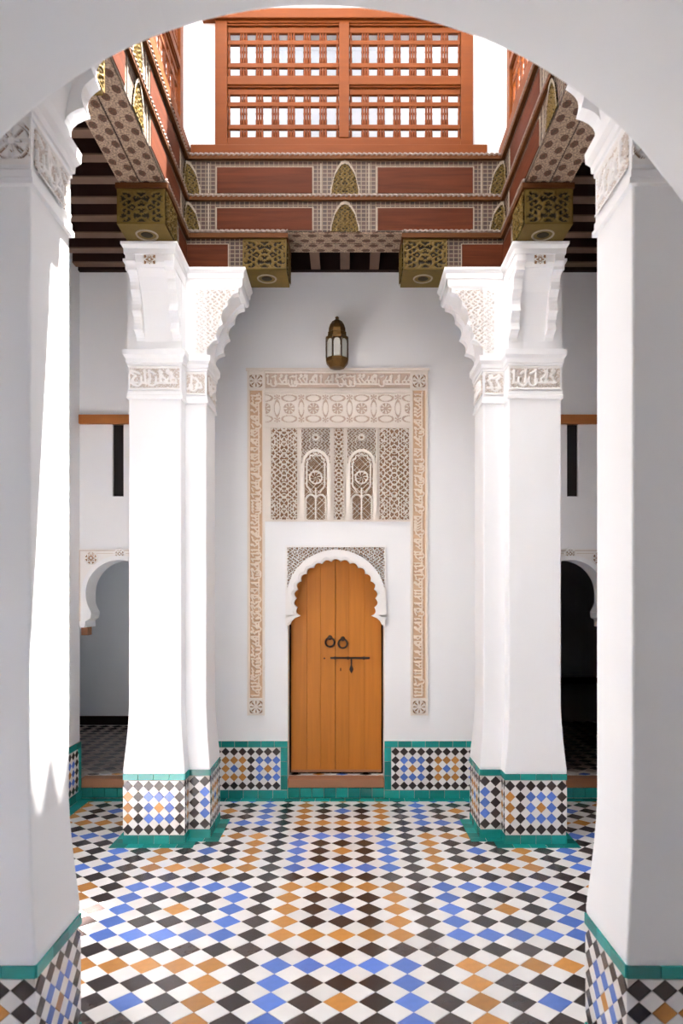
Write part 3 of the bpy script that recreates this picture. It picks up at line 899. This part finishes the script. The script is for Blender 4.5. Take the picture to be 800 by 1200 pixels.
for x, sd in ((PX0 + .013, 3), (PX1 - BW + .001, 8)):
    Hh = 3.225 - .795
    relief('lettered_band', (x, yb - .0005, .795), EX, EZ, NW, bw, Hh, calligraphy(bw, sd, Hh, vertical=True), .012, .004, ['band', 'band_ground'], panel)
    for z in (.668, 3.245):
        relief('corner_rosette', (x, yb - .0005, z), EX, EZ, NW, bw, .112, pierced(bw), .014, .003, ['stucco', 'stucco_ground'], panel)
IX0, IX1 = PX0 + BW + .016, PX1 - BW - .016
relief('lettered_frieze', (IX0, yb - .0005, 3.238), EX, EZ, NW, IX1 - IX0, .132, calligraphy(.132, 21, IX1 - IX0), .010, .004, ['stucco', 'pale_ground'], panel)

def frieze_f(W, H, n):
    s = W / n
    def f(U, V):
        x = (U / s + .5) % 1.0 - .5; x = x * s; y = V - H / 2
        r = np.hypot(x, y); t = np.arctan2(y, x)
        h = np.ones_like(U)
        fl = soft(np.abs(np.sin(4 * t)), .55, .4) * (r > .012)
        h = np.where(r < .044, np.where(r < .040, fl, 0), h)
        def oval(cx, cy, a, b):
            xx = (x - cx + s / 2) % s - s / 2
            return np.sqrt((xx / a) ** 2 + ((y - cy) / b) ** 2)
        for cx, cy, a, b in ((0, .082, .056, .026), (0, -.082, .056, .026), (s / 2, 0, .022, .060)):
            o = oval(cx, cy, a, b)
            h = np.where(np.abs(o - 1) < .16, 0, h)
        for cx, cy in ((s / 2, .088), (s / 2, -.088)):
            xx = (x - cx + s / 2) % s - s / 2; rr = np.hypot(xx, y - cy); tt = np.arctan2(y - cy, xx)
            h = np.where(rr < .026, soft(np.abs(np.sin(3 * tt)), .6, .4), h)
        edge = np.minimum(V, H - V)
        return np.where(edge < .006, 1, h)
    return f
FW = IX1 - IX0
relief('flower_frieze', (IX0, yb - .0005, 2.965), EX, EZ, NW, FW, .235, frieze_f(FW, .235, 6), .010, .004, ['stucco', 'pale_ground'], panel)

# arabesque fields and blind windows (x ranges in metres)
ZA0, ZA1 = 2.205, 2.925
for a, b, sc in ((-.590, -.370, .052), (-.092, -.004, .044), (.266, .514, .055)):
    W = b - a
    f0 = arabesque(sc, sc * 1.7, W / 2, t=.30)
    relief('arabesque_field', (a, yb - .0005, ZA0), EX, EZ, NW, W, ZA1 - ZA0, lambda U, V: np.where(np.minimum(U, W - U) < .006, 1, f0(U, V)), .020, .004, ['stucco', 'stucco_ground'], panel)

def blind_window(W, H):
    cx = W / 2; r_in = W * .36; zc = H * .60
    def f(U, V):
        x = U - cx; y = V
        ax = np.abs(x)
        arc = np.where(y > zc, np.hypot(x, (y - zc) * .88), ax)          # arch distance field
        net = np.maximum(np.cos(2 * PI * (U + V) / .019), np.cos(2 * PI * (U - V) / .019))
        inside = arc < r_in
        h = np.where(inside, soft(.60 - net, 0, .3) * .62, 0)
        ln = .0062
        s = np.abs(arc - r_in * .80 - .006 * np.cos(np.arctan2(x, np.maximum(y - zc, 1e-4)) * 12) * (y > zc)) * 1.0
        d = np.where((y > zc * .62), s, 9)
        yc = H * .46; rr = np.hypot(x, y - yc)
        d = np.minimum(d, np.abs(rr - W * .195)); disc = rr < W * .195
        th = np.arctan2(y - yc, x)
        ros = soft(np.abs(np.sin(4 * th + rr * 60)), .5, .4)
        y2 = H * .30
        for sgn in (-1, 1):
            c2 = sgn * r_in * .45; q = np.hypot(x - c2, (y - y2 * .72)); 
            d = np.minimum(d, np.where(y > y2 * .72, np.abs(q - r_in * .45), 9))
            d = np.minimum(d, seg_d(x, y, (sgn * r_in * .8, H * .37), (sgn * r_in * .42, y2)))
        d = np.minimum(d, np.where(y < y2 * 1.15, ax, 9))
        d = np.minimum(d, np.where(y < y2 * .72, np.abs(ax - r_in * .90), 9))
        h = np.where(inside & disc, np.maximum(h * 0, ros), h)
        h = np.where(inside, np.maximum(h, soft(d, ln)), h)
        ring = (arc >= r_in) & (arc < r_in + W * .085)
        h = np.where(ring, 1.0, h)
        out = arc >= r_in + W * .085
        sp_ = arabesque(.030, .05, cx, t=.30)(U, V)
        knob = np.abs(np.hypot(x, y - H * .90) - .020)
        sp_ = np.maximum(sp_, soft(knob, .009)); sp_ = np.where(np.hypot(x, y - H * .90) < .011, 0, sp_)
        h = np.where(out & (y > zc), sp_, np.where(out, 1.0, h))
        return np.where(np.minimum(U, W - U) < .008, 1.0, h)
    return f
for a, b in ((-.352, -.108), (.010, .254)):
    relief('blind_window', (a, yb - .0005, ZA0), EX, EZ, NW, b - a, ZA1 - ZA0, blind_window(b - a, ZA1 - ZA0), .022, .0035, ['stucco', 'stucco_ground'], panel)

# ================================================================== SCALLOPED STUCCO ARCH ROUND THE DOOR
arch = thing('stucco_arch', (DOOR_X, Y_BACK, 1.36), 'scalloped white stucco arch with carved corners over the wooden door', 'arch')
RI, ZC = .313, 1.575
def lobed(n_lobes, R, depth, a0, a1, per=7):
    pts = []
    for k in range(n_lobes):
        for i in range(per):
            t = a0 + (a1 - a0) * (k + i / per) / n_lobes
            r = R + depth * math.sin(PI * i / per)
            pts.append((DOOR_X + r * math.cos(t), ZC + r * math.sin(t) * .96))
    t = a1; pts.append((DOOR_X + R * math.cos(t), ZC + R * math.sin(t) * .96)); return pts
a0, a1 = PI + math.radians(26), -math.radians(26)
inn = [(DOOR_X - .378, 1.365), (DOOR_X - .365, 1.372), (DOOR_X - .352, 1.40), (DOOR_X - .325, 1.425)] + lobed(17, RI, .020, a0, a1) + [(DOOR_X + .325, 1.425), (DOOR_X + .352, 1.40), (DOOR_X + .365, 1.372), (DOOR_X + .378, 1.365)]
def outer_pt(p, R):
    x, z = p[0] - DOOR_X, p[1] - ZC
    if z < -.02: return (DOOR_X + math.copysign(max(abs(x) + .004, R), x), p[1])
    L = math.hypot(x, z); return (DOOR_X + x / L * R, ZC + z / L * R)
def ring_strip(inner, outer, y0, y1):
    rings = []
    for a, b in zip(inner, outer):
        rings.append([(a[0], y0, a[1]), (b[0], y0, b[1]), (b[0], y1, b[1]), (a[0], y1, a[1])])
    return MB().loft(rings)
ring_strip(inn, [outer_pt(p, .385) for p in inn], Y_BACK - .030, Y_BACK + .06).build('lobed_ring', 'white_carve', arch)
def grow(off):
    out = []
    for p in inn:
        x, z = p[0] - DOOR_X, p[1] - ZC
        if z > -.12:
            L = math.hypot(x, z); out.append((DOOR_X + x / L * (L + off), ZC + z / L * (L + off)))
        else: out.append((DOOR_X + math.copysign(min(abs(x) + off, .386), x), p[1]))
    return out
for off, y in ((.018, .050), (.030, .036), (.048, .052)):
    g = grow(off); ring_strip(g, [outer_pt(p, .390) for p in g], Y_BACK - y, Y_BACK - .02).build('lobed_ring', 'white_carve', arch)
SX0, SX1, SZ0, SZ1 = DOOR_X - .392, DOOR_X + .392, 1.43, 1.985
frm = MB(); frm.box(SX0 - .006, SX0 + .008, Y_BACK - .022, Y_BACK, SZ0 - .06, SZ1); frm.box(SX1 - .008, SX1 + .006, Y_BACK - .022, Y_BACK, SZ0 - .06, SZ1); frm.box(SX0 - .006, SX1 + .006, Y_BACK - .022, Y_BACK, SZ1, SZ1 + .014)
frm.build('frame', 'white_carve', arch)
relief('carved_spandrel', (SX0, Y_BACK - .003, SZ0), EX, EZ, NW, SX1 - SX0, SZ1 - SZ0, arabesque(.040, .055, (SX1 - SX0) / 2, t=.30), .016, .004, ['white_carve', 'stucco_ground'], arch,
       mask=lambda U, V: np.hypot(U + SX0 - DOOR_X, V + SZ0 - ZC) > .375)

# side arches
def side_arch(s, label):
    cx = s * SD_X
    root = thing('stucco_arch', (cx, Y_BACK, 1.36), label, 'arch')
    n = 36
    aa = math.radians(24)
    inner = arch_pts(cx, SD_Z, SD_R - .004, PI + aa, -aa, n)
    tail_l = [(cx - .275, 1.352), (cx - .268, 1.40), (cx - .228, 1.425), (cx - .222, 1.47)]
    inner = tail_l + inner + [(2 * cx - x, z) for x, z in reversed(tail_l)]
    def op(p, R):
        x, z = p[0] - cx, p[1] - SD_Z
        if z < 0: return (cx + math.copysign(R, x), p[1])
        L = math.hypot(x, z); return (cx + x / L * R, SD_Z + z / L * R)
    ring_strip(inner, [op(p, .300) for p in inner], Y_BACK - .022, Y_BACK + .18).build('arch_ring', 'plaster', root)
    x0, x1 = cx - .318, cx + .318
    mb = MB()
    out = [(x0, 1.36), (cx - .296, 1.36)] + arch_pts(cx, SD_Z, .296, PI, 0, 28) + [(cx + .296, 1.36), (x1, 1.36), (x1, 1.975), (x0, 1.975)]
    wall_poly(out, [], XZ, Y_BACK - .014, Y_BACK + .002, mb)
    mb.build('spandrel_plate', 'white_carve', root)
    e = MB()
    e.box(x0, x1, Y_BACK - .019, Y_BACK - .01, 1.955, 1.963)
    for dx in (-.15, .15): e.box(cx + dx - .10, cx + dx + .10, Y_BACK - .018, Y_BACK - .01, 1.935, 1.940)
    e.box(x0, x0 + .008, Y_BACK - .019, Y_BACK - .01, 1.40, 1.955); e.box(x1 - .008, x1, Y_BACK - .019, Y_BACK - .01, 1.40, 1.955)
    e.build('carved_line', 'white_ground', root)
    for dx, z, S in ((-.225, 1.90, .10), (0, 1.935, .075), (.225, 1.90, .10)):
        cz = z
        m = MB().torus((cx + dx, Y_BACK - .016, cz), S * .5, .006, n=20, m=6); m.build('rosette_ring', 'white_carve', root, smooth=True)
        relief('carved_rosette', (cx + dx - S / 2, Y_BACK - .0155, cz - S / 2), EX, EZ, NW, S, S, rosette(S), .008, .003, ['white_carve', 'stucco_ground'], root,
               mask=lambda U, V: np.hypot(U - S / 2, V - S / 2) < S * .5)
    return root
side_arch(-1, 'small horseshoe arch to the grey-lit passage beside the sunny gallery wall')
side_arch(1, 'small horseshoe arch to the nearly black passage on the dark side')

# ================================================================== DADO AND SKIRTING ON THE FAR AND SIDE WALLS
def wall_dado(wall, O, U, N, W, nx, ci, ph, ends=(False, False)):
    O, U, N = Vector(O), Vector(U), Vector(N); ez = Vector((0, 0, 1))
    def bx(mb, u0, u1, n0, n1, z0, z1):
        vs_ = [O + U * u + N * n + ez * z for z in (z0, z1) for n in (n0, n1) for u in (u0, u1)]
        mb.add(vs_, [(0, 2, 3, 1), (4, 5, 7, 6), (0, 1, 5, 4), (2, 6, 7, 3), (0, 4, 6, 2), (1, 3, 7, 5)])
    mb = MB(); bx(mb, 0, W, 0, .010, 0, .452)
    d = mb.build('dado', 'grout', wall)
    Q = O + N * .010
    a = .055 if ends[0] else 0; b = W - (.055 if ends[1] else 0)
    tile_face(d, Q + U * a + ez * .068, U, ez, N, b - a, .335, nx, 5, ci, ph)
    border_row(d, Q + ez * .404, U, ez, N, W, .050, max(1, round(W / .105)), t=.009)
    for u, on in ((0, ends[0]), (W - .055, ends[1])):
        if on: border_row(d, Q + U * u + ez * .068, ez, U, N, .336, .055, 3, t=.009)
    border_row(d, Q + ez * .002, U, ez, N, W, .064, max(1, round(W / .12)), t=.012)
    return d
dl0, dl1 = DOOR_X - .382, DOOR_X + .382
wall_dado(wall_back, (-1.50, Y_BACK, 0), EX, NW, dl0 + 1.50, 14, 8, 1, ends=(True, True))
wall_dado(wall_back, (dl1, Y_BACK, 0), EX, NW, 1.50 - dl1, 16, 2, 0, ends=(True, True))
wl = bpy.data.objects['wall_left']; wr = bpy.data.objects['wall_right']
wall_dado(wl, (-X_WALL, Y_BACK - .012, 0), (0, -1, 0), (1, 0, 0), 1.9, 26, 2, 0, ends=(True, False))
# green strip on the floor along the walls
ezv = Vector((0, 0, 1))
border_row(floor, (-X_WALL, Y_BACK - .10, -.001), EX, (0, 1, 0), EZ, 2 * X_WALL, .085, 36, t=.0045)
border_row(floor, (-X_WALL + .02, 3.6, -.001), (0, 1, 0), EX, EZ, 2.0, .085, 17, t=.0045)

# steps at the three doorways
def step(name, label, x0, x1, grp=None):
    root = thing(name, ((x0 + x1) / 2, Y_BACK, 0), label, 'step')
    MB().box(x0, x1, Y_BACK + .012, Y_BACK + .22, 0, .082).build('riser', 'grout', root)
    border_row(root, (x0, Y_BACK + .010, .002), EX, EZ, NW, x1 - x0, .078, max(2, round((x1 - x0) / .10)), t=.016)
    o = MB().box(x0, x1, Y_BACK - .012, Y_BACK + .10, .083, ZS).build('tread', 'step_wood', root)
    bv = o.modifiers.new('edge', 'BEVEL'); bv.width = .008; bv.segments = 3
    MB().box(x0, x1, Y_BACK + .10, Y_BACK + .22, .083, ZS - .006).build('sill', 'grout', root)
    n = int((x1 - x0) / .085); w = (x1 - x0) / n
    for i in range(n):
        poly = [(-w / 2 + .001, 0), (0, -.03), (w / 2 - .001, 0), (0, .03)]
        c = 'kwowbw'[i % 6]
        put_tile(tile_mesh(('s', round(w, 4), c), poly, .006, clip_name(c)), 'tile', (x0 + w * (i + .5), Y_BACK + .155, ZS - .006), EX, (0, 1, 0), EZ, root)
    return root
step('door_step', 'worn wooden step on a green tiled riser under the wooden door', dl0, dl1)
step('door_step', 'worn wooden step on a green tiled riser at the grey-lit side passage', -2.095, -SD_X + SD_R)
step('door_step', 'dim wooden step on a green tiled riser at the black side passage', SD_X - SD_R, 2.095)

# ================================================================== THE DOOR
door = thing('door_1', (DOOR_X, Y_BACK + .18, ZS), 'honey-coloured two-leaf wooden door with ring knockers and iron bolt', 'door', kind='structure')
YD = Y_BACK + .145
ztop = 2.0
xm = -.077
for x0, x1, cuts in ((-.437, xm - .0015, (.13, .24)), (xm + .0015, .297, (.11, .235))):
    edges = [x0, x0 + cuts[0], x0 + cuts[1], x1]
    leaf = MB().box(x0, x1, YD + .012, YD + .045, ZS + .012, ztop).build('leaf', 'door_wood', door)
    for a, b in zip(edges[:-1], edges[1:]):
        o = MB().box(a + .0006, b - .0006, YD, YD + .014, ZS + .014, ztop).build('plank', 'door_wood', leaf)
        bv = o.modifiers.new('edge', 'BEVEL'); bv.width = .0015; bv.segments = 1
MB().box(-.46, .32, YD + .05, YD + .07, ZS - .005, ztop + .02).build('back_board', 'board', door)
MB().box(-.437, .297, YD - .006, YD + .002, ZS + .016, ZS + .034).build('bottom_rail', 'step_wood', door)
def at_door(px, py):  # on the leaf's face, from the elevation drawn at its own distance
    s = YD / 843.0
    return ((px - 404) * s, EYE + (700 - py) * s)
for px, py in ((386.5, 752), (401.5, 753.5)):
    x, z = at_door(px, py)
    k = MB().lathe([(.020, .002), (.020, -.006), (.012, -.010), (.010, -.022), (.001, -.025)], (x, YD, z + .034), 12, axis='y')
    k = k.build('knocker_boss', 'iron', door, smooth=False)
    MB().torus((x, YD - .016, z - .004), .036, .0075, axis='y', n=26, m=8).build('knocker_ring', 'iron', k, smooth=True)
x0, z0 = at_door(387, 771); x1, _ = at_door(433, 771)
bolt = MB().lathe([(.001, x0), (.008, x0), (.008, x1), (.001, x1)], (0, YD - .014, z0), 8, axis='x').build('bolt', 'iron', door)
for u in (.12, .45, .85):
    xx = x0 + (x1 - x0) * u
    MB().box(xx - .006, xx + .006, YD - .026, YD, z0 - .012, z0 + .012).build('staple', 'iron', bolt)
xh, zh = at_door(411.5, 772)
hd = MB(); hd.box(xh - .006, xh + .006, YD - .020, YD - .010, zh - .062, zh)
hd.prism([(xh, zh - .118), (xh + .017, zh - .085), (xh + .008, zh - .058), (xh - .008, zh - .058), (xh - .017, zh - .085)], XZ, YD - .020, YD - .008)
hd.build('hasp', 'iron', bolt)
x, z = at_door(380, 771.5); MB().lathe([(.007, 0), (.007, -.008), (.001, -.010)], (x, YD, z), 8, axis='y').build('stud', 'iron', door)
x, z = at_door(399, 784.5); MB().box(x - .004, x + .004, YD - .002, YD + .001, z - .013, z + .013).build('keyhole', 'board', door)

# ================================================================== LANTERN
LX, LY = -.060, 5.52
lan = thing('wall_lantern', (LX, LY, 3.34), 'small aged brass lantern with milky panes on the wall above the carved panel', 'lantern')
zb = 3.345
MB().lathe([(.025, 0), (.055, .004), (.062, .012), (.088, .045), (.092, .060), (.092, .072)], (LX, LY, zb), 8, rot=PI / 8).build('base_bowl', 'brass', lan)
for i in range(8):
    t = PI / 8 + i * PI / 4
    x, y = LX + .088 * math.cos(t), LY + .088 * math.sin(t)
    MB().lathe([(.0055, .07), (.0055, .225)], (x, y, zb), 6).build('post', 'brass_dark', lan)
for i in range(8):
    t0, t1 = PI / 8 + i * PI / 4, PI / 8 + (i + 1) * PI / 4
    r = .083
    a = Vector((LX + r * math.cos(t0), LY + r * math.sin(t0), 0)); b = Vector((LX + r * math.cos(t1), LY + r * math.sin(t1), 0))
    d = (b - a).normalized(); nrm = Vector((d.y, -d.x, 0)); a += d * .007; b -= d * .007
    L = (b - a).length
    to3 = lambda u, z, n: tuple(a + d * u + nrm * n + Vector((0, 0, zb + z)))
    pts = [(0, .078), (L, .078), (L, .185)] + [(L / 2 + L / 2 * math.cos(s), .185 + .030 * math.sin(s)) for s in (PI / 5, 2 * PI / 5, 3 * PI / 5, 4 * PI / 5)] + [(0, .185)]
    MB().prism(pts, to3, -.002, .002).build('pane', 'pane', lan)
MB().lathe([(.080, .215), (.092, .222), (.092, .232), (.078, .240), (.074, .262), (.076, .270), (.070, .275), (.068, .300), (.058, .330), (.040, .358), (.018, .374), (.012, .380), (.016, .388), (.010, .398), (.001, .402)],
           (LX, LY, zb), 8, rot=PI / 8).build('dome', 'brass', lan)
bk = MB().box(LX + .04, LX + .052, LY, Y_BACK + .002, zb + .262, zb + .274); bk.lathe([(.001, 0), (.030, 0), (.030, -.012), (.001, -.014)], (LX + .046, Y_BACK, zb + .268), 12, axis='y')
bk.build('wall_bracket', 'iron', lan)

# ================================================================== FLOOR TILES
PITCH = .1405
CXF, CYF = -.017, 3.672
hd_ = PITCH / 2 - .0012
dia = [(-hd_, 0), (0, -hd_), (hd_, 0), (0, hd_)]
def floor_col(i, j):
    bi, bj = (i + 3 + 600) // 6, (j + 3 + 600) // 6
    di, dj = (i + 3 + 600) % 6 - 3, (j + 3 + 600) % 6 - 3
    r = max(abs(di), abs(dj))
    ring, ctr = ('o', 'b') if (bi + bj) % 2 == 0 else ('b', 'o')
    return 'k' if r == 3 or r == 1 else ring if r == 2 else ctr
def blocked(x, y):
    m = .0
    for s in (-1, 1):
        for p0, p1, q0, q1 in ((1.03, 1.43, 4.63, 5.08), (.89, 1.2, 4.75, 5.13)):
            if p0 + .05 < s * x < p1 - .05 and q0 + .05 < y < q1 - .05: return True
    return False
def seen(x, y):
    px, py = 404 + 843 * x / y, 700 + 843 * EYE / y
    if not (0 <= px <= 800 and py < 1215): return False
    if y > 2.6 and (px < 72 or px > 712): return False
    if y > 5.1 and (1.0 < abs(x) < 1.55): return False
    return True
allt = []
for i in range(-18, 19):
    for j in range(-16, 18):
        for half in (0, 1):
            x = CXF + (i + half * .5) * PITCH; y = CYF + (j + half * .5) * PITCH
            if abs(x) > X_WALL - .04 or y < 1.5 or y > Y_BACK - .04 or blocked(x, y): continue
            allt.append((not seen(x, y), y, x, 'w' if half else floor_col(i, j)))
allt.sort()
for k, (_, y, x, c) in enumerate(allt[:300]):
    put_tile(tile_mesh(('f', c), dia, .006, clip_name(c)), 'tile', (x, y, -.006), EX, (0, 1, 0), EZ, floor)
rest = MB(); names = 'wkbo'
for _, y, x, c in allt[300:]:
    zt = random.uniform(-.0004, .0004)
    k = names.index(c); b = .0022
    vs_ = [(x + px, y + py, -.006) for px, py in dia] + [(x + px, y + py, -.001) for px, py in dia] + [(x + px * (1 - b / hd_), y + py * (1 - b / hd_), zt) for px, py in dia]
    rest.add(vs_, [(0, 1, 5, 4), (1, 2, 6, 5), (2, 3, 7, 6), (3, 0, 4, 7), (4, 5, 9, 8), (5, 6, 10, 9), (6, 7, 11, 10), (7, 4, 8, 11), (8, 9, 10, 11)], k)
rest.build('floor_tiles', [clip_name(c) for c in names], floor, recalc=False, kind='stuff')

for o in scene.objects:
    if '_at' in o: del o['_at']
